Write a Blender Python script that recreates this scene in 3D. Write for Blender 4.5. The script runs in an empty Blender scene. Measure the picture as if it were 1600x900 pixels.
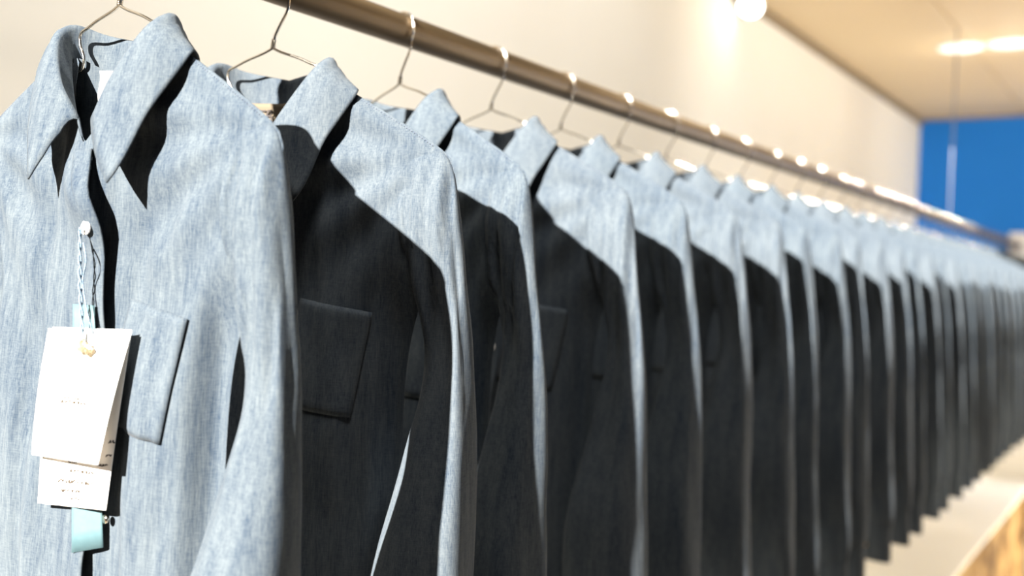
import bpy, math, random
from mathutils import Vector, Matrix, noise
rnd = random.Random(7)
SC = bpy.context.scene
COL = SC.collection

# ------------------------------------------------------------------ places (metres)
UP = 0.39                       # everything was measured from a lower datum; the floor is z = 0
RAIL_Z = 1.934 + UP
NECK_Z = 1.872 + UP             # twist of each hanger
WALL_X = -0.55
FAR_Y = 6.23
CEIL_Z = 2.66 + UP
CAM = Vector((0.7482, 0.0, 1.6594 + UP))
ROWS = [0.532, 0.704, 0.897, 1.080, 1.256, 1.435]
while len(ROWS) < 32:
    ROWS.append(ROWS[-1] + 0.1785 + rnd.uniform(-.006, .006))
ROWS = [y for y in ROWS if y < FAR_Y - 0.12]
N = len(ROWS)
YAW = [0, 11, -9, 3, -1, 2, 9, -3, 4, -6, 2, 5]
while len(YAW) < N:
    YAW.append(rnd.uniform(-8, 8))

# ------------------------------------------------------------------ materials
def new_mat(name):
    m = bpy.data.materials.new(name); m.use_nodes = True
    nt = m.node_tree; b = nt.nodes['Principled BSDF']
    return m, nt, b
def N_(nt, t, **kw):
    n = nt.nodes.new(t)
    for k, v in kw.items():
        if k in n.inputs: n.inputs[k].default_value = v
        else: setattr(n, k, v)
    return n
def ramp(nt, fac, stops):
    r = nt.nodes.new('ShaderNodeValToRGB')
    while len(r.color_ramp.elements) < len(stops): r.color_ramp.elements.new(0.5)
    for e, (p, c) in zip(r.color_ramp.elements, stops):
        e.position = p; e.color = (*c, 1)
    nt.links.new(fac, r.inputs[0]); return r.outputs[0]
def mapped(nt, scale, rot=(0,0,0)):
    tc = nt.nodes.new('ShaderNodeTexCoord'); mp = nt.nodes.new('ShaderNodeMapping')
    mp.inputs['Scale'].default_value = scale; mp.inputs['Rotation'].default_value = rot
    nt.links.new(tc.outputs['Object'], mp.inputs[0]); return mp.outputs[0]
def noise_(nt, vec, scale=1.0, detail=2.0, rough=.5):
    n = N_(nt, 'ShaderNodeTexNoise'); n.inputs['Scale'].default_value = scale
    n.inputs['Detail'].default_value = detail; n.inputs['Roughness'].default_value = rough
    nt.links.new(vec, n.inputs['Vector']); return n.outputs[0]
def mixc(nt, fac, a, b, mode='MIX'):
    m = nt.nodes.new('ShaderNodeMix'); m.data_type = 'RGBA'; m.blend_type = mode
    for s, v in ((m.inputs[0], fac), (m.inputs[6], a), (m.inputs[7], b)):
        if isinstance(v, (int, float)): s.default_value = v
        elif isinstance(v, tuple): s.default_value = (*v, 1)
        else: nt.links.new(v, s)
    return m.outputs[2]
def bump(nt, b, h, strength, dist):
    n = nt.nodes.new('ShaderNodeBump'); n.inputs['Strength'].default_value = strength
    n.inputs['Distance'].default_value = dist
    nt.links.new(h, n.inputs['Height']); nt.links.new(n.outputs[0], b.inputs['Normal'])

def chambray(name, lo, hi, horizontal=False):
    m, nt, b = new_mat(name)
    warp = noise_(nt, mapped(nt, (900, 900, 70)), 1, 3, .7)          # long threads
    weft = noise_(nt, mapped(nt, (160, 160, 1100)), 1, 2, .6)
    slub = noise_(nt, mapped(nt, (120, 120, 9)), 1, 3, .6)
    fade = noise_(nt, mapped(nt, (18, 18, 7)), 1, 3, .6)
    a = nt.nodes.new('ShaderNodeMath'); a.operation = 'MULTIPLY_ADD'
    nt.links.new(weft, a.inputs[0]); a.inputs[1].default_value = .45; nt.links.new(warp, a.inputs[2])
    c = nt.nodes.new('ShaderNodeMath'); c.operation = 'MULTIPLY_ADD'
    nt.links.new(slub, c.inputs[0]); c.inputs[1].default_value = .7; nt.links.new(a.outputs[0], c.inputs[2])
    d = nt.nodes.new('ShaderNodeMath'); d.operation = 'MULTIPLY_ADD'
    nt.links.new(fade, d.inputs[0]); d.inputs[1].default_value = .5; nt.links.new(c.outputs[0], d.inputs[2])
    mid = tuple((p + q) / 2 for p, q in zip(lo, hi))
    mr = nt.nodes.new('ShaderNodeMapRange'); mr.inputs[1].default_value = .98; mr.inputs[2].default_value = 1.68
    nt.links.new(d.outputs[0], mr.inputs[0])
    col = ramp(nt, mr.outputs[0], [(0.0, lo), (.5, mid), (1.0, hi)])
    nt.links.new(col, b.inputs['Base Color'])
    b.inputs['Roughness'].default_value = .95
    b.inputs['Specular IOR Level'].default_value = .05
    b.inputs['Sheen Weight'].default_value = .035; b.inputs['Sheen Roughness'].default_value = .5
    bump(nt, b, a.outputs[0], .35, .0006)
    return m
CLOTH = chambray('chambray_cloth', (.018, .028, .043), (.080, .092, .098))
CLOTH_B = chambray('chambray_cloth_lighter', (.022, .032, .046), (.082, .093, .099))

def plain(name, col, rough=.6, metal=0., spec=.5, emit=None, es=0):
    m, nt, b = new_mat(name)
    b.inputs['Base Color'].default_value = (*col, 1); b.inputs['Roughness'].default_value = rough
    b.inputs['Metallic'].default_value = metal; b.inputs['Specular IOR Level'].default_value = spec
    if emit:
        b.inputs['Emission Color'].default_value = (*emit, 1); b.inputs['Emission Strength'].default_value = es
    return m
def mottled(name, c0, c1, scale, rough=.6, metal=0., spec=.4, bs=0.1, bd=.001, contrast=(.35, .65)):
    m, nt, b = new_mat(name)
    n = noise_(nt, mapped(nt, scale), 1, 4, .6)
    nt.links.new(ramp(nt, n, [(contrast[0], c0), (contrast[1], c1)]), b.inputs['Base Color'])
    b.inputs['Roughness'].default_value = rough; b.inputs['Metallic'].default_value = metal
    b.inputs['Specular IOR Level'].default_value = spec
    bump(nt, b, n, bs, bd)
    return m
WIRE = mottled('polished_wire', (.62, .55, .45), (.72, .66, .56), (300, 300, 300), .16, 1.0)
RAILM = mottled('bronze_tube', (.115, .074, .035), (.15, .10, .05), (60, 6, 60), .42, .55)
WALLM = mottled('cream_paint', (.80, .755, .66), (.84, .80, .71), (1.2, 1.2, 1.2), .85, 0, .25, .05, .002, (.3, .7))
CEILM = mottled('ceiling_panel', (.64, .50, .31), (.68, .54, .34), (.8, .8, .8), .6, 0, .4, .03, .002)
BLUEM = mottled('blue_paint', (.006, .17, .60), (.010, .19, .64), (.9, .9, .9), .6, 0, .3, .05, .002)
SEAMM = plain('pale_seam', (.12, .25, .55), .6)
TRIMM = plain('tan_trim', (.26, .19, .11), .6)
CARD = mottled('white_card', (.80, .76, .70), (.84, .80, .74), (90, 90, 90), .7, 0, .3, .05, .0003)
PRINT = plain('faded_print', (.045, .030, .017), .8)
INK = plain('brown_ink', (.02, .013, .01), .8)
GOLD = mottled('gold_flake', (.09, .065, .03), (.30, .24, .15), (600, 600, 600), .4, .3, .5, .5, .001)
AQUA = mottled('aqua_tape', (.052, .098, .108), (.058, .105, .115), (200, 200, 200), .6)
STRING = mottled('slate_string', (.05, .08, .12), (.2, .27, .34), (900, 900, 900), .9)
BUTTON = plain('pearl_button', (.78, .76, .72), .3)
BRASS = plain('brass_button', (.75, .50, .16), .3, 1.0)
LBL_W = plain('white_label_tape', (.45, .45, .44), .8)
LBL_T = plain('tan_label_tape', (.085, .062, .034), .8)
THREAD = plain('seam_thread', (.05, .06, .09), .9)
LAMP = plain('lamp_glow', (.9, .88, .84), .5, emit=(1, .97, .92), es=9)
RODM = plain('grey_rod', (.22, .24, .30), .5, .3)
LENS = plain('downlight_lens', (.9, .88, .84), .5, emit=(1, .97, .92), es=1.05)
LAMPB = plain('lamp_body', (.75, .74, .72), .4)

def floor_mat():
    m, nt, b = new_mat('golden_stone')
    v = mapped(nt, (3.2, 3.2, 3.2))
    w = noise_(nt, v, 1.0, 5, .65)
    v2 = N_(nt, 'ShaderNodeTexVoronoi'); v2.inputs['Scale'].default_value = 1.6
    nt.links.new(v, v2.inputs['Vector'])
    c = ramp(nt, w, [(.36, (.07, .04, .018)), (.46, (.25, .15, .06)), (.56, (.52, .35, .15)), (.68, (.66, .50, .27))])
    c = mixc(nt, .35, c, ramp(nt, v2.outputs[0], [(.1, (.55, .40, .18)), (.75, (.16, .10, .045))]), 'MULTIPLY')
    nt.links.new(c, b.inputs['Base Color']); b.inputs['Roughness'].default_value = .95; b.inputs['Specular IOR Level'].default_value = .06
    bump(nt, b, w, .4, .01)
    return m
STONE = floor_mat()
PAVE = mottled('tan_floor', (.13, .095, .06), (.16, .12, .08), (3, 3, 3), .5)

# ------------------------------------------------------------------ mesh helpers
def mesh(name, verts, faces, mat, parent=None, smooth=True, kind=None, mats=None, fmat=None):
    me = bpy.data.meshes.new(name)
    me.from_pydata([tuple(v) for v in verts], [], faces); me.update()
    if mats:
        for m in mats: me.materials.append(m)
        if fmat:
            for p, i in zip(me.polygons, fmat): p.material_index = i
    else: me.materials.append(mat)
    if smooth: me.polygons.foreach_set('use_smooth', [True] * len(me.polygons))
    o = bpy.data.objects.new(name, me); COL.objects.link(o)
    if parent: o.parent = parent
    if kind: o['kind'] = kind
    return o
def empty(name, loc=(0,0,0), label=None, cat=None, group=None):
    o = bpy.data.objects.new(name, None); COL.objects.link(o); o.location = loc; o.empty_display_size = .05
    if label: tag(o, label, cat, group)
    return o
def tag(o, label, cat, group=None):
    o['label'] = label; o['category'] = cat
    if group: o['group'] = group
class MB:
    def __init__(s): s.v = []; s.f = []
    def add(s, vs, fs):
        b = len(s.v); s.v += [Vector(v) for v in vs]; s.f += [tuple(i + b for i in f) for f in fs]
    def grid(s, pts, closed=False):
        """pts[r][c] -> quads"""
        r, c = len(pts), len(pts[0]); b = len(s.v)
        for row in pts: s.v += [Vector(p) for p in row]
        for i in range(r - 1):
            for j in range(c if closed else c - 1):
                j2 = (j + 1) % c
                s.f.append((b + i*c + j, b + i*c + j2, b + (i+1)*c + j2, b + (i+1)*c + j))
        return b
    def box(s, lo, hi):
        (a,b,c),(d,e,f) = lo, hi
        s.add([(a,b,c),(d,b,c),(d,e,c),(a,e,c),(a,b,f),(d,b,f),(d,e,f),(a,e,f)],
              [(0,3,2,1),(4,5,6,7),(0,1,5,4),(1,2,6,5),(2,3,7,6),(3,0,4,7)])
    def tube(s, path, r, n=10, caps=True):
        path = [Vector(p) for p in path]; rings = []; up = None
        for i, p in enumerate(path):
            t = (path[min(i+1, len(path)-1)] - path[max(i-1, 0)]).normalized()
            if up is None:
                up = Vector((0,0,1)) if abs(t.z) < .9 else Vector((1,0,0))
            x = t.cross(up).normalized(); up = x.cross(t).normalized()
            rr = r[i] if isinstance(r, (list, tuple)) else r
            rings.append([p + rr*(math.cos(a)*x + math.sin(a)*up) for a in [2*math.pi*k/n for k in range(n)]])
        b = s.grid(rings, True)
        if caps:
            s.f.append(tuple(b + k for k in range(n))[::-1]); e = b + (len(path)-1)*n
            s.f.append(tuple(e + k for k in range(n)))
    def build(s, name, mat, parent=None, smooth=True, **k): return mesh(name, s.v, s.f, mat, parent, smooth, **k)
def catmull(P, n=8):
    P = [Vector(p) for p in P]; out = []
    for i in range(len(P) - 1):
        a, b, c, d = P[max(i-1,0)], P[i], P[i+1], P[min(i+2, len(P)-1)]
        for k in range(n):
            t = k / n
            out.append(.5*((2*b) + (c-a)*t + (2*a-5*b+4*c-d)*t*t + (3*b-a-3*c+d)*t**3))
    out.append(P[-1]); return out
def interp(tab, x):
    if x <= tab[0][0]: return tab[0][1]
    for (a, p), (b, q) in zip(tab, tab[1:]):
        if x <= b:
            t = (x - a) / (b - a); return p + (q - p) * t
    return tab[-1][1]
def sinterp(tab, x):            # smooth (monotone-ish cubic) interpolation
    n = len(tab)
    if x <= tab[0][0]: return tab[0][1]
    if x >= tab[-1][0]: return tab[-1][1]
    for i in range(n - 1):
        if x <= tab[i+1][0]:
            x0, y0 = tab[i]; x1, y1 = tab[i+1]; h = x1 - x0
            m0 = (y1 - tab[i-1][1]) / (x1 - tab[i-1][0]) if i > 0 else (y1-y0)/h
            m1 = (tab[i+2][1] - y0) / (tab[i+2][0] - x0) if i + 2 < n else (y1-y0)/h
            t = (x - x0) / h
            return ((2*t**3-3*t*t+1)*y0 + (t**3-2*t*t+t)*h*m0 + (-2*t**3+3*t*t)*y1 + (t**3-t*t)*h*m1)
def sstep(a, b, x):
    t = max(0., min(1., (x - a) / (b - a))); return t*t*(3-2*t)

# ------------------------------------------------------------------ the shirt (origin = twist of its hanger, front towards -y)
SHO = [(.0, -.020), (.050, -.040), (.070, -.0415), (.093, -.0455), (.13, -.066), (.16, -.083), (.184, -.098), (.195, -.107), (.200, -.118)]
WID = [(-.90, .176), (-.70, .172), (-.50, .162), (-.35, .158), (-.28, .162), (-.20, .182), (-.14, .199), (0, .200)]
def ztop(x, front):
    x = abs(x)
    if x < .050:
        return sinterp([(0, -.118), (.02, -.095), (.040, -.060), (.050, -.040)], x) if front else -.056 + .016*(x/.05)**2
    return interp(SHO, x)
def ytop(x, front):
    x = abs(x)
    if x < .050: return -.024*(1-(x/.05)**2) if front else .023*(1-(x/.05)**2)
    return 0.0
def depth(x, z, front, seed, amt=1.0):
    """distance of the cloth from the middle plane"""
    w = sinterp(WID, z); u = min(1., abs(x)/w)
    e = (1 - u**4)**.7 if u < 1 else 0
    if front: d = interp([(-.9, .034), (-.5, .026), (-.3, .021), (-.15, .013), (-.05, .010), (0, .007)], z)
    else:     d = interp([(-.9, .032), (-.5, .026), (-.3, .020), (-.15, .012), (-.05, .008), (0, .004)], z)
    g = sstep(-.13, -.55, z)
    f = 0
    ph = seed * 2.31
    f += .0075*g*math.sin(x*38 + ph + z*2.2)
    f += .0040*g*math.sin(x*71 + ph*1.7 - z*3.1)
    f += .0095*noise.noise(Vector((x*11 + seed*9, z*3.0, seed*4.1 + (0 if front else 7))))*sstep(-.05, -.2, z)
    f += .0060*noise.noise(Vector((x*38 + seed*3, z*9.0 + x*14, seed*1.3 + (0 if front else 5))))*sstep(-.06, -.18, z)
    f += .0016*noise.noise(Vector((x*90, z*26.0 - x*40, seed*1.9)))
    if front:
        f -= .012*math.exp(-((x+.062 - .02*(z+.3))/.016)**2)*sstep(-.14, -.32, z)
        f += .016*math.exp(-((x-.088)/.036)**2)*sstep(-.22, -.40, z)          # chest swings forward under the pocket
        f += .014*math.exp(-((x+.085)/.045)**2)*sstep(-.18, -.45, z)
        # radiating folds from the shoulder
        a = math.atan2(-.10 - z, abs(x) - .19)
        r = math.hypot(abs(x)-.19, z+.10)
        f += .0035*math.sin(a*13 + seed*3)*math.exp(-((r-.11)/.07)**2)
    if front:   # the cloth falls away sharply in front of the armpit
        h = .95*sstep(-.20, -.28, z)*(1 - .55*sstep(-.34, -.50, z))
        g2 = sstep(.133, .150, x)*h
        return max(.003, d + f*amt) * e * (1 - g2) - .012*g2*(1 - abs(u)**6)
    return max(.003, d + f*amt) * e
def cloth_y(x, z, front, seed):
    zt = ztop(x, front); k = max(sstep(0, .06, zt - z), .6*sstep(-.004, .012, zt - z) if abs(x) > .05 else 0)
    d = depth(x, z, front, seed)
    return (ytop(x, front) * (1 - sstep(0, .11, zt - z)) - d*k - .0008*k) if front else (ytop(x, front)*(1 - sstep(0, .10, zt - z)) + d*k)
def hemz(u): return -.76 + .055*abs(u)**3
def body_grid(front, seed, u0, u1, nc, nr, dy=0.0):
    rows = []
    for i in range(nr + 1):
        v = (i / nr)**1.15; row = []
        for j in range(nc + 1):
            u = u0 + (u1 - u0) * j / nc
            xt = u * .200; zt = ztop(xt, front); z = zt + (hemz(u) - zt) * v
            x = u * sinterp(WID, z)
            if u < 0: x *= 1 - .24*math.exp(-((z + .24)/.085)**2)
            if abs(u) > .995: y = 0.0
            else: y = cloth_y(x, z, front, seed)
            row.append(Vector((x, y + dy, z)))
        rows.append(row)
    return rows
def opening(z):           # how the unbuttoned edge of the overlapping front wanders sideways
    return .028*sstep(-.115, -.19, z) + .0035*math.sin((z + .14)*30) * sstep(-.14, -.2, z)
def lift(z):              # and how far it stands off the front below it
    return .0012 + .0055*sstep(-.130, -.165, z)*(1 - .75*sstep(-.20, -.30, z)) + .003*math.sin(z*31)**2
def ring(z, cx, cy, a, b, seed, n, wob):
    out = []
    for k in range(n):
        t = 2*math.pi*k/n
        c, s = math.cos(t), math.sin(t)
        e = .80
        x = cx + a*math.copysign(abs(c)**e, c); y = cy + b*math.copysign(abs(s)**e, s)
        q = wob*(noise.noise(Vector((c*1.6 + seed*5, s*1.6, z*7 + seed))) * .8 + .45*math.sin(t*5 + z*9 + seed))
        q += .22*wob*noise.noise(Vector((c*5 + seed, s*5, z*24)))
        x += q*c*.55; y += q*s
        out.append(Vector((x, y, z)))
    return out
# z : outer x, inner x, half depth, centre y
SL = [(-.101, .188, .160, .0025, 0), (-.106, .193, .152, .005, 0), (-.113, .1975, .150, .0065, 0), (-.128, .2015, .148, .0095, 0), (-.16, .207, .146, .015, -.001), (-.21, .213, .160, .014, -.001),
      (-.29, .222, .180, .015, .001), (-.38, .229, .166, .026, -.003), (-.50, .235, .142, .040, -.012), (-.60, .240, .140, .039, -.013),
      (-.66, .244, .148, .034, -.010), (-.710, .243, .158, .030, -.010), (-.730, .238, .166, .027, -.010)]
def sl(z, i):
    tab = sorted((r[0], r[i]) for r in SL); return sinterp(tab, z)
def sleeve_rings(side, seed, z0, z1, nr, n, flare=0, wob=.005):
    rows = []
    for i in range(nr + 1):
        z = z0 + (z1 - z0)*i/nr
        xo, xi, b, cy = sl(z, 1), sl(z, 2), sl(z, 3), sl(z, 4)
        xo += flare; xi -= flare
        w = wob*sstep(-.11, -.22, z)
        if side < 0: cy += .030*sstep(-.12, -.20, z); xi -= .012*sstep(-.12, -.20, z)
        r = ring(z, (xo+xi)/2, cy, (xo-xi)/2, b + flare, seed + (0 if side > 0 else 3), n, w)
        win = sstep(-.108, -.135, z)*(1 - sstep(-.22, -.33, z))
        for p in r:
            if p.y < cy: p.y -= .0032*win*(math.sin(p.x*300 + seed*1.7 + z*16) + .5*math.sin(p.x*520 + seed))*min(1, (cy - p.y)/.006)
        rows.append([Vector((side*p.x, p.y, p.z)) for p in r])
    return rows

def make_shirt(seed, mat, rich=True):
    t = empty('hanging_shirt')
    q = 1.0 if rich else .55
    b = MB(); nr, nc = int(110*q), int(84*q)
    b.grid(body_grid(False, seed, -1, 1, nc, nr))
    b.grid(body_grid(True, seed, -.09, 1, nc//2 + 4, nr))
    left = body_grid(True, seed, -1, .060, nc//2 + 4, nr)
    # the overlapping front: lift its last columns
    for row in left:
        for j, p in enumerate(row):
            k = sstep(-.030, .010, p.x)
            p.y -= lift(p.z)*k + .0006; p.x += opening(p.z)*k
    b.grid(left)
    body = b.build('shirt_body', mat, t)
    # sleeves and cuffs
    for side in (-1, 1):
        m = MB(); rows = sleeve_rings(side, seed, -.1015, -.730, int(84*q), 40 if rich else 28)
        bi = m.grid(rows, True); m.f.append(tuple(range(bi, bi + len(rows[0])))[::-1])
        m.build('sleeve', mat, t)
        m = MB(); n = 36
        pts = []
        for z in (-.726, -.728, -.732, -.760, -.792, -.796):
            f = .0012 if -.794 < z < -.727 else .0002
            xo, xi, dd, cy = .2375 + (-.73-z)*.03, .1660 - (-.73-z)*.03, .026, -.010
            r = ring(z, (xo+xi)/2, cy, (xo-xi)/2 + f + .0015, dd + f + .0015, seed, n, .0012)
            for p in r: p.z -= .08*(p.x - .17) * sstep(-.73, -.79, z) + .10*(p.y+.01)*sstep(-.73, -.79, z)
            pts.append([Vector((side*p.x, p.y + (.030 if side < 0 else 0), p.z)) for p in r])
        inner = [[Vector((p.x - side*.0016*(1 if side*p.x > .2 else -1), p.y*.96, p.z)) for p in row] for row in pts[::-1]]
        m.grid(pts + inner, True)
        cf = m.build('cuff', mat, t)
        m = MB()
        dy = .030 if side < 0 else 0
        m.tube([(side*.192, -.0395 + dy, -.762), (side*.192, -.0417 + dy, -.762)], .0052, 16)
        m.build('cuff_button', BRASS, cf)
    # collar: stand + fall swept round the neck
    B = [(-1, (-.006, -.0235, -.113)), (-.8, (-.026, -.019, -.084)), (-.6, (-.047, -.010, -.050)), (-.45, (-.057, 0, -.044)), (-.22, (-.038, .018, -.052)), (0, (0, .0240, -.060))]
    R = [(-1, (-.008, -.0265, -.097)), (-.8, (-.035, -.028, -.063)), (-.6, (-.058, -.017, -.026)), (-.45, (-.061, .001, -.012)), (-.22, (-.043, .021, -.018)), (0, (0, .0285, -.026))]
    E = [(-1, (-.042, -.047, -.149)), (-.8, (-.073, -.030, -.103)), (-.6, (-.095, -.0125, -.061)), (-.45, (-.099, -.002, -.0435)), (-.22, (-.062, .031, -.050)), (0, (0, .040, -.064))]
    def sec(tab, s):
        a = -abs(s); v = Vector([sinterp([(k, p[i]) for k, p in tab], a) for i in range(3)])
        if s > 0: v.x = -v.x
        return v
    st, fa = [], []
    ns = 56
    for i in range(ns + 1):
        s = -1 + 2*i/ns
        pb, pr, pe = sec(B, s), sec(R, s), sec(E, s)
        if s > 0: pe.x += .020*sstep(.72, 1, s); pe.z -= .002*sstep(.6, 1, s)
        out = Vector((pe.x - pr.x, pe.y - pr.y, 0)); out = out.normalized() if out.length > 1e-6 else Vector((0,1,0))
        wob = .0016*noise.noise(Vector((s*4, seed*3, 1)))
        col = []
        for k in range(9):
            tt = k/8; p = pb.lerp(pr, tt); col.append(p)
        st.append(col[:])
        col2 = []
        for k in range(17):
            tt = k/16
            # roll over a rounded fold, then fall
            bulge = out*.0040*math.sin(math.pi*min(1, tt*1.6))*(1-tt) + Vector((0,0,.0040*math.sin(math.pi*min(1, tt*4)) if tt < .25 else 0))
            p = pr.lerp(pe, tt) + bulge + Vector((0, -1, 0))*(.004*math.sin(math.pi*tt) + wob*8*tt*(1-tt))*(1 if abs(s) > .5 else 0)
            col2.append(p)
        fa.append(col2)
    m = MB(); m.grid([a + c[1:] for a, c in zip(st, fa)])
    co = m.build('collar', mat, t)
    sm = co.modifiers.new('thick', 'SOLIDIFY'); sm.thickness = .0016; sm.offset = 0
    # placket on the overlapping edge
    m = MB(); rows = []
    nzr = int(80*q)
    for i in range(nzr + 1):
        z = -.122 - .632*i/nzr; row = []
        for k, x in enumerate((-.0135, -.0125, -.006, 0, .006, .0108, .0115)):
            xx = x + opening(z); y = cloth_y(x, z, True, seed) - .0006 - lift(z)*sstep(-.030, .010, x) - (.0014 if 0 < k < 6 else .0002)
            row.append(Vector((xx, y, z)))
        rows.append(row)
    m.grid(rows); pl = m.build('placket', mat, t)
    sm = pl.modifiers.new('thick', 'SOLIDIFY'); sm.thickness = .0010; sm.offset = 0
    # chest pocket, right in the picture
    m = MB(); rows = []
    for i in range(21):
        v = i/20; row = []
        for k in range(15):
            s = k/14
            x = .054 + .076*s - .013*v; z = -.240 - .010*s - (.100 - .004*s)*v
            if v > .92: z += .0
            x = max(x, .02)
            y = cloth_y(x, z, True, seed) - (.0022 if (0 < k < 14 and 0 < i < 20) else .0006) - (.0022*(1-v)*math.sin(math.pi*s) )
            if k == 14 or k == 13: y -= .0016*(1-.3*v)
            row.append(Vector((x, y, z)))
        rows.append(row)
    m.grid(rows); pk = m.build('pocket', mat, t)
    sm = pk.modifiers.new('thick', 'SOLIDIFY'); sm.thickness = .0013; sm.offset = 0
    if rich:
        # stitched hem of the pocket, shoulder seams
        m = MB()
        path = [rows[3][k] + Vector((0, -.0011, 0)) for k in range(15)]
        m.tube(path, .00035, 5); m.build('pocket_stitching', THREAD, pk) if False else None
        for side in (-1, 1):
            m = MB(); pts = [Vector((side*x, -.0022, interp(SHO, x) - .0018)) for x in [.094 + .0009*k for k in range(96)]]
            for k in range(0, 94, 3): m.tube(pts[k:k+2], .00032, 5)
            m.build('shoulder_stitching', THREAD, t)
    # buttons down the front
    for z in ((-.186, -.30, -.40, -.50, -.60) if rich else (-.186,)):
        x = -.001 + opening(z); y = cloth_y(0, z, True, seed) - .0006 - lift(z)*sstep(-.03, .01, 0) - .0022
        m = MB(); m.tube([(x, y + .0008, z), (x, y, z), (x, y - .0012, z), (x, y - .0016, z)], [.0050, .0056, .0056, .0046], 20)
        m.build('button', BUTTON, t)
    return t
def neck_label(parent, mat, text=None):
    m = MB(); rows = []
    for i in range(9):
        z = -.050 - .034*i/8 ; rows.append([Vector((x*.001, .0185 - .0085*abs(x)/36 + .0008*math.sin(i), z)) for x in range(-36, 37, 6)])
    m.grid(rows); o = m.build('neck_label', mat, parent)
    s = o.modifiers.new('thick', 'SOLIDIFY'); s.thickness = .0007
    if text:
        cu = bpy.data.curves.new('label_lettering', 'FONT'); cu.body = text; cu.size = .018; cu.extrude = .0002
        cu.align_x = 'CENTER'; cu.shear = .25; cu.offset = .0001
        tmp = bpy.data.objects.new('label_lettering', cu); COL.objects.link(tmp)
        dg = bpy.context.evaluated_depsgraph_get()
        me = bpy.data.meshes.new_from_object(tmp.evaluated_get(dg)); COL.objects.unlink(tmp); bpy.data.objects.remove(tmp)
        me.materials.clear(); me.materials.append(INK)
        lo = bpy.data.objects.new('label_lettering', me); COL.objects.link(lo); lo.parent = o
        lo.rotation_euler = (math.pi/2, 0, 0); lo.location = (-.018, .0130, -.069)
    return o

def copy_tree(o, parent=None):
    c = o.copy(); COL.objects.link(c)
    if parent: c.parent = parent
    for ch in o.children: copy_tree(ch, c)
    return c

protos = [make_shirt(1, CLOTH), make_shirt(2, CLOTH_B), make_shirt(3.4, CLOTH), make_shirt(4.7, CLOTH_B), make_shirt(6.1, CLOTH, False), make_shirt(7.9, CLOTH_B, False)]
ORD = ['first', 'second', 'third', 'fourth', 'fifth', 'sixth', 'seventh', 'eighth', 'ninth', 'tenth', 'eleventh', 'twelfth', 'thirteenth', 'fourteenth',
       'fifteenth', 'sixteenth', 'seventeenth', 'eighteenth', 'nineteenth', 'twentieth', 'twenty-first', 'twenty-second', 'twenty-third', 'twenty-fourth',
       'twenty-fifth', 'twenty-sixth', 'twenty-seventh', 'twenty-eighth', 'twenty-ninth', 'thirtieth', 'thirty-first', 'thirty-second', 'thirty-third']
shirts = []
used = set()
for i, y in enumerate(ROWS):
    k = i if i < 4 else (4 + i % 2 if i > 11 else [2, 1, 3, 0, 2, 3, 1, 3][i-4])
    if k not in used:
        s = protos[k]; used.add(k)
    else:
        s = copy_tree(protos[k])
    s.location = (0, y, NECK_Z)
    s.rotation_euler = (0, math.radians([1.6, 0, 0, 0][i]) if i < 4 else 0, math.radians(YAW[i]))
    if i == 0: lab = 'pale blue chambray shirt nearest the camera, paper tags hanging from its button'
    elif i == 1: lab = 'blue chambray shirt directly behind the tagged one, tan lettered label in its neck'
    elif i == N-1: lab = 'farthest chambray shirt on the rail, beside the blue wall'
    elif i < N/2: lab = f'{ORD[i]} blue chambray shirt on the rail, counting back from the tagged front shirt'
    else: lab = f'blurred chambray shirt, {ORD[N-1-i]} from the blue wall end of the rail'
    tag(s, lab, 'shirt', 'chambray shirts hanging on the rail')
    shirts.append(s)
neck_label(shirts[0], LBL_W)
neck_label(shirts[1], LBL_T, 'TB')

# ------------------------------------------------------------------ hangers
def make_hanger():
    m = MB(); R = .0204; cz = RAIL_Z - NECK_Z - .0012
    hook = [(0, 0, 0), (.002, 0, .012), (.008, 0, .024), (.0155, 0, .037)]
    for a in range(-35, 206, 12):
        hook.append((R*math.cos(math.radians(a)), 0, cz + R*math.sin(math.radians(a))))
    hook += [(-.0188, 0, cz - .011)]
    path = catmull(hook, 4)
    m.tube(path, .0015, 10)
    # a twist of wire at the neck
    tw = []
    for k in range(40):
        a = k*.9; z = .0005 + k*.00022
        tw.append((.0018*math.cos(a) + .0003*k/10, .0018*math.sin(a), z))
    m.tube(tw, .0009, 6)
    root = empty('wire_hanger')
    m.build('hook', WIRE, root)
    m = MB()
    half = [(0, 0, .001), (.010, 0, -.0035), (.030, 0, -.0100), (.042, 0, -.0150), (.0515, 0, -.0195), (.0515, 0, -.029), (.0455, 0, -.040), (.0475, 0, -.050), (.062, 0, -.055), (.13, 0, -.085), (.138, 0, -.091), (.141, 0, -.098), (.135, 0, -.107), (.11, 0, -.114), (0, 0, -.1235)]
    p = catmull(half, 5); q = [Vector((-v.x, v.y, v.z)) for v in p[::-1]]
    m.tube(p + q[1:], .0013, 8)
    m.build('hanger_arms', WIRE, root)
    return root
h0 = make_hanger()
for i, y in enumerate(ROWS):
    h = h0 if i == 0 else copy_tree(h0)
    h.location = (0, y, NECK_Z)
    h.rotation_euler = shirts[i].rotation_euler
    if i == 0: lab = 'bent wire hanger holding the tagged front shirt'
    elif i == 1: lab = 'thin wire hanger in the shirt with the tan lettered neck label'
    elif i == N-1: lab = 'farthest wire hanger on the rail, beside the blue wall'
    elif i < N/2: lab = f'thin wire hanger of the {ORD[i]} shirt back from the camera'
    else: lab = f'blurred wire hanger of the shirt {ORD[N-1-i]} from the blue wall'
    tag(h, lab, 'hanger', 'wire hangers hooked over the rail')

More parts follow.
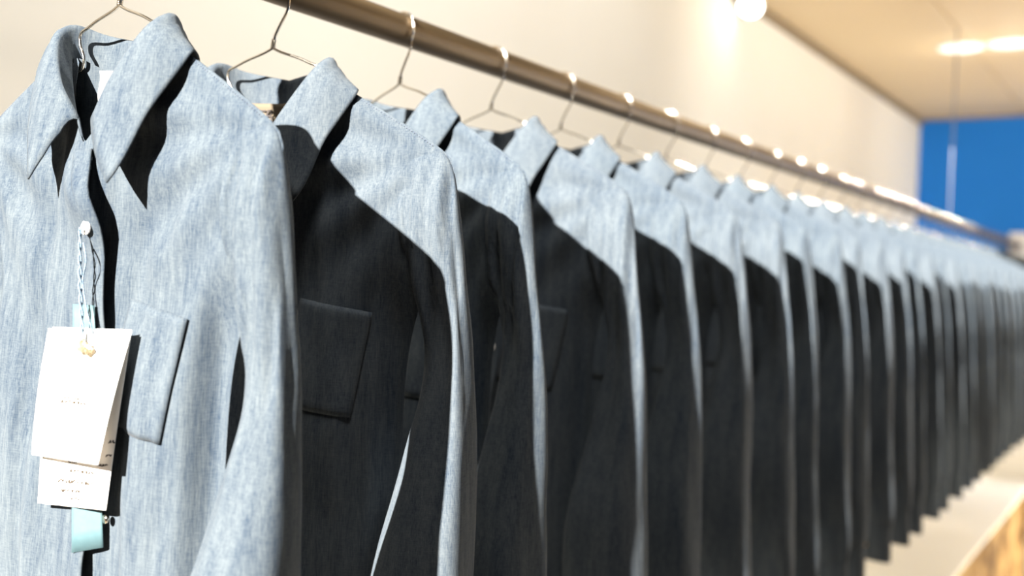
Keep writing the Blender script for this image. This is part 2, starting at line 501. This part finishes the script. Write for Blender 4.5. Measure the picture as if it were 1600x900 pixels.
# ------------------------------------------------------------------ rail
Y0 = .475
r = empty('clothes_rail', (0, Y0, RAIL_Z), 'long bronze clothes rail carrying the whole row of hangers', 'clothes rail')
m = MB(); path = [(0, 0, 0), (0, .0005, 0)] + [(0, .0005 + (FAR_Y - .012 - Y0)*k/40, 0) for k in range(1, 41)]
m.tube(path, [.0165] + [.0175]*(len(path)-1), 40); m.build('tube', RAILM, r)
m = MB(); m.box((-.055, FAR_Y - .012 - Y0, -.10), (.055, FAR_Y - .0005 - Y0, .075)); m.tube([(0, FAR_Y - .05 - Y0, 0), (0, FAR_Y - .012 - Y0, 0)], .027, 24)
o = m.build('wall_flange', LAMPB, r, smooth=False)
for yy in (.490, min(((a+b)/2 for a, b in zip(ROWS, ROWS[1:])), key=lambda v: abs(v - 4.215))):
    m = MB(); m.tube([(0, yy - Y0, .017), (0, yy - Y0, CEIL_Z - RAIL_Z - .001)], .003, 12)
    m.tube([(0, yy - Y0 - .009, 0), (0, yy - Y0 + .009, 0)], .0188, 28)
    m.build('suspension_rod', RODM, r)

# ------------------------------------------------------------------ swing tags on the first shirt
ty = ROWS[0]
tg = empty('swing_tag', (0, ty, NECK_Z), 'bunch of white paper price tags with aqua tape tied to the front shirt button', 'price tag')
def card(name, c, mat, bend=.002, thick=.0006, z_extra=0):
    """c = four corners tl,tr,br,bl as (x, y, z) in shirt space"""
    tl, tr, br, bl = [Vector(p) for p in c]; rows = []
    for i in range(13):
        v = i/12; a = tl.lerp(bl, v); b_ = tr.lerp(br, v)
        rows.append([a.lerp(b_, s/10) + Vector((0, -bend*math.sin(math.pi*v) * (1 - .3*s/10), 0)) for s in range(11)])
    m = MB(); m.grid(rows); o = m.build(name, mat, tg)
    sm = o.modifiers.new('thick', 'SOLIDIFY'); sm.thickness = thick; sm.offset = 0
    return o, rows
def front_y(x, z): return cloth_y(x, z, True, 1) - .0006 - lift(z)*sstep(-.03, .010, x)*(1 if x < .015 + opening(z) else 0)
def clear(x0, x1, z, m): return min(front_y(x0 + (x1-x0)*k/12, z) for k in range(13)) - m
def lay(q, m):
    (a, b_, c_, d_) = q; ys = [front_y(p[0], p[1]) - m for p in q]; worst = 0
    for k in range(0, 11):
        for h in range(0, 11):
            v, u = k/10, h/10
            x = (a[0]*(1-u) + b_[0]*u)*(1-v) + (d_[0]*(1-u) + c_[0]*u)*v; z = (a[1]*(1-u) + b_[1]*u)*(1-v) + (d_[1]*(1-u) + c_[1]*u)*v
            y = (ys[0]*(1-u) + ys[1]*u)*(1-v) + (ys[3]*(1-u) + ys[2]*u)*v
            worst = min(worst, front_y(x, z) - m*.5 - y)
    return [(p[0], y + worst, p[1]) for p, y in zip(q, ys)]
TAPE = lay([(.006, -.248), (.034, -.247), (.056, -.437), (.029, -.445)], .005)
BACK = lay([(-.012, -.268), (.075, -.263), (.074, -.402), (-.020, -.414)], .0095)
FRONT = [(-.013, BACK[0][1] - .003, -.269), (.078, BACK[1][1] - .002, -.264), (.081, BACK[2][1] - .014, -.364), (-.016, BACK[3][1] - .010, -.372)]
t1_ = TAPE[2][1]
card('aqua_tape', TAPE, AQUA, .0)
bc, brow = card('back_card', BACK, CARD, .001); fc, frow = card('front_card', FRONT, CARD, .002)
def marks(rows, parent, lines, mat, off=-.0009):
    """small illegible pen strokes: (v, s0, s1, height)"""
    rr = random.Random(5); m = MB()
    def at(v, s):
        v *= 12; s *= 10; i = min(11, int(v)); j = min(9, int(s)); a, b_ = v - i, s - j
        return (rows[i][j]*(1-a)*(1-b_) + rows[i+1][j]*a*(1-b_) + rows[i][j+1]*(1-a)*b_ + rows[i+1][j+1]*a*b_) + Vector((0, off, 0))
    for v, s0, s1, h in lines:
        s = s0
        while s < s1:
            pts = [at(v + rr.uniform(-h, h), s + k*.010) for k in range(4)]
            m.tube(catmull(pts, 3), .00045, 5); s += rr.uniform(.035, .06)
    m.build('faint_print', mat, parent)
marks(frow, fc, [(.56, .30, .70, .012), (.53, .38, .62, .006)], PRINT)
marks(brow, bc, [(.80, .4, .8, .01), (.86, .3, .8, .012), (.91, .35, .6, .01), (.95, .5, .7, .006)], PRINT)
marks(brow, bc, [(.745, .42, .72, .009), (.62, .93, .98, .01), (.70, .92, .97, .008), (.755, .80, .95, .006)], INK)
# crumpled gilt eyelet flake where the string passes through
m = MB(); rr = random.Random(3); c = frow[1][5] + Vector((.003, -.0032, -.005)); vs = [c + Vector((0, -.0015, 0))]
for k in range(18):
    a = 2*math.pi*k/18; q = rr.uniform(.006, .0125)*(1.5 if k in (15, 16, 0, 17) else 1)
    vs.append(c + Vector((q*math.cos(a)*.95, rr.uniform(-.0012, .0), q*.55*math.sin(a))))
m.add(vs, [(0, k+1, (k+1) % 18 + 1) for k in range(18)]); o = m.build('gilt_eyelet', GOLD, tg)
sm = o.modifiers.new('thick', 'SOLIDIFY'); sm.thickness = .0005
# twisted string
btn = Vector((-.001 + opening(-.186), front_y(0, -.186) - .0055, -.186))
m = MB(); pa, pb = [], []
end = frow[1][5] + Vector((0, -.001, 0))
for k in range(61):
    v = k/60; p = btn.lerp(end, v); a = v*26
    am = .0013*(1 - .5*abs(2*v-1)); pa.append(p + Vector((am*math.cos(a) - .002*math.sin(math.pi*v), am*math.sin(a) - .002, 0))); pb.append(p + Vector((-am*math.cos(a) - .002*math.sin(math.pi*v), -am*math.sin(a) - .002, 0)))
m.tube(pa, .00075, 6); m.tube(pb, .00075, 6)
loop = catmull([btn + Vector((.002, 0, -.012)), btn + Vector((.008, -.001, -.026)), btn + Vector((.004, 0, -.042)), btn + Vector((.010, 0, -.062)), end + Vector((.006, .002, .006))], 8)
m.tube(loop, .0007, 6)
m.build('twisted_string', STRING, tg)
m = MB(); m.tube([(.0575, t1_ + .0005, -.414), (.0575, t1_ - .0014, -.414)], .0035, 16); m.build('metal_snap', WIRE, tg)
tg.rotation_euler = shirts[0].rotation_euler

# ------------------------------------------------------------------ the room
def slab(name, lo, hi, mat, kind='structure'):
    m = MB(); m.box(lo, hi); return m.build(name, mat, None, False, kind=kind)
RX = 3.6; NY = -1.2
slab('floor', (WALL_X, NY, -.12), (RX, FAR_Y, 0), PAVE)
slab('wall_left', (WALL_X - .12, NY, -.12), (WALL_X, FAR_Y, CEIL_Z + 1.2), WALLM)
slab('wall_far', (WALL_X - .12, FAR_Y, -.12), (RX, FAR_Y + .12, CEIL_Z + .1), BLUEM)
# ceiling boards with open joints running the length of the room
m = MB(); w = .56; x = WALL_X
edges = [WALL_X, .005, .575, 1.145, 1.715, 2.285, 2.855, RX]
for a, b_ in zip(edges, edges[1:]): m.box((a + .004, 3.28, CEIL_Z), (b_ - .004, FAR_Y, CEIL_Z + .10))
m.box((WALL_X, 3.28, CEIL_Z + .006), (RX, FAR_Y, CEIL_Z + .11))
m.box((WALL_X, 3.255, CEIL_Z), (RX, 3.28, CEIL_Z + .11))
m.build('ceiling', CEILM, None, False, kind='structure')
slab('trim_1', (WALL_X, 3.28, CEIL_Z - .034), (WALL_X + .014, FAR_Y, CEIL_Z), TRIMM)
slab('trim_3', (WALL_X, FAR_Y - .010, 0), (RX, FAR_Y, 1.42), WALLM)
slab('trim_2', (WALL_X + .014, FAR_Y - .008, CEIL_Z - .012), (RX, FAR_Y, CEIL_Z), TRIMM)

ct = empty('display_counter', (WALL_X, .30, 0), 'long counter under the shirts with a cream top and golden rough stone front', 'counter')
CX, CZ = .112 - WALL_X, 1.05
m = MB(); m.box((.002, 0, CZ - .014), (CX, FAR_Y - .315, CZ)); m.build('counter_top', WALLM, ct, False)
m = MB(); rows = []
for i in range(60):
    z = (CZ - .015)*i/59; rows.append([Vector((CX - .022 + .016*noise.noise(Vector((0, y*4.5, z*7))) + .007*noise.noise(Vector((3, y*15, z*19))), y, z)) for y in [(FAR_Y - .315)*k/300 for k in range(301)]])
back = [[Vector((.002, p.y, p.z)) for p in row] for row in rows[::-1]]
m.grid(rows); m.add([(.002, 0, 0), (CX-.04, 0, 0), (CX-.04, 0, CZ-.015), (.002, 0, CZ-.015)], [(0, 1, 2, 3)])
m.build('stone_front', STONE, ct)

# ------------------------------------------------------------------ lamps and added fill lights
for i, (x, y) in enumerate([(-.035, 4.45), (.15, 4.45)]):
    t = empty('recessed_downlight', (x, y, CEIL_Z), ('glowing downlight left of the ceiling joint', 'glowing downlight right of the ceiling joint')[i], 'ceiling light', 'pair of lights in the ceiling')
    m = MB(); ringp = []
    for rr_, z in ((.090, -.0005), (.090, -.006), (.082, -.006), (.082, -.0005)):
        ringp.append([Vector((rr_*math.cos(2*math.pi*k/36), rr_*math.sin(2*math.pi*k/36), z)) for k in range(36)])
    m.grid(ringp, True); m.build('rim', LAMPB, t)
    m = MB(); m.tube([(0, 0, -.0008), (0, 0, -.004)], .0815, 36); m.build('lens', LENS, t)
t = empty('wall_spotlight', (WALL_X + .02, 3.345, CEIL_Z - .015), 'glowing white spotlight at the top of the cream wall', 'spotlight')
m = MB(); m.tube([(0, 0, .019), (.02, 0, .0), (.03, 0, -.01)], .010, 16); m.build('bracket', LAMPB, t)
m = MB(); m.tube([(.03, .0, .0), (.034, -.02, -.02), (.036, -.05, -.045), (.037, -.055, -.05)], [.018, .035, .042, .043], 24); m.build('shade', LAMPB, t)
m = MB(); m.tube([(.037, -.0551, -.0501), (.038, -.062, -.056)], [.040, .030], 24); m.build('bulb', LAMP, t)

def area(name, loc, rot, size, power, col, sy=None):
    l = bpy.data.lights.new(name, 'AREA'); l.energy = power; l.color = col; l.size = size
    if sy: l.shape = 'RECTANGLE'; l.size_y = sy
    o = bpy.data.objects.new(name, l); COL.objects.link(o); o.location = loc; o.rotation_euler = rot
    return o
sun = bpy.data.lights.new('window_sun', 'SUN'); sun.energy = 39.5; sun.angle = math.radians(.8); sun.color = (1, .96, .90)
so = bpy.data.objects.new('window_sun', sun); COL.objects.link(so)
so.rotation_euler = Vector((.025, 1, -.49)).to_track_quat('-Z', 'Y').to_euler()
def point(name, loc, power, col, rad=.05):
    l = bpy.data.lights.new(name, 'POINT'); l.energy = power; l.color = col; l.shadow_soft_size = rad
    o = bpy.data.objects.new(name, l); COL.objects.link(o); o.location = loc
def spot(name, loc, direc, power, col, ang, blend=.9, rad=.05):
    l = bpy.data.lights.new(name, 'SPOT'); l.energy = power; l.color = col; l.spot_size = math.radians(ang); l.spot_blend = blend; l.shadow_soft_size = rad
    o = bpy.data.objects.new(name, l); COL.objects.link(o); o.location = loc
    o.rotation_euler = Vector(direc).to_track_quat('-Z', 'Y').to_euler()
WARM = (1, .90, .74); PALE = (1, .955, .90)
spot('long_wall_fill', (.95, 2.7, CEIL_Z - .07), (-1.5, 1.3, -.45), 72, PALE, 85, 1.0, .10)  # unseen fill, added to brighten the far stretch of the cream wall
for y in (.2, 1.5): spot('wall_fill', (.55, y, CEIL_Z + 1.6), (-1.05, .35, -2.0), (400, 350)[int(y)], PALE, 62, 1.0, .40)  # added fills high above the view, lifting the near part of the wall
spot('wall_spot_beam', (WALL_X + .16, 3.24, CEIL_Z - .10), (-.35, -.45, -.5), .8, WARM, 150)
for y in (3.0, 4.1, 5.2): spot('counter_fill', (1.75, y, 2.25), (-1.75, .1, -1.22), 95, WARM, 38, .6, .05)  # no fixtures here: beams added to brighten the counter top
spot('blue_wall_fill', (1.9, 4.0, 2.9), (-1.5, 2.2, -.4), 150, (1, .97, .94), 75, .9, .06)  # off-frame light added so the blue wall reads brighter
for x, y in ((-.035, 4.45), (.15, 4.45)): point('downlight_glow', (x, y, CEIL_Z - .14), .8, WARM, .04)
for x, y, p in ((2.5, 3.9, 48), (2.1, 5.3, 42)): point('room_fill', (x, y, 2.35), p, WARM, .08)  # added out-of-frame fill for the ceiling, counter and far shirts

w = bpy.data.worlds.new('room_air'); SC.world = w; w.use_nodes = True
w.node_tree.nodes['Background'].inputs[0].default_value = (.58, .70, 1.0, 1)
w.node_tree.nodes['Background'].inputs[1].default_value = .06

# ------------------------------------------------------------------ camera
cd = bpy.data.cameras.new('camera'); cam = bpy.data.objects.new('camera', cd); COL.objects.link(cam); SC.camera = cam
F = 1600.0; vp = (1845, 473); rho = math.radians(2.2)
v = Vector(((vp[0]-800)/F, -(vp[1]-450)/F, -1)); s_, c_ = math.sin(rho), math.cos(rho)
z = Vector((s_, c_, s_*v.x + c_*v.y)).normalized(); v.normalize(); x = v.cross(z)
M = Matrix((x, v, z))            # rows are the world axes seen by the camera
cam.matrix_world = Matrix.Translation(CAM) @ M.to_4x4()
cd.sensor_width = 36; cd.lens = 36*F/1600; cd.clip_start = .05
cd.dof.use_dof = True; cd.dof.focus_distance = .88; cd.dof.aperture_fstop = 2.9
SC.view_settings.view_transform = 'Standard'; SC.view_settings.look = 'None'
SC.view_settings.gamma = 1; SC.view_settings.exposure = 0; SC.view_settings.use_curve_mapping = False
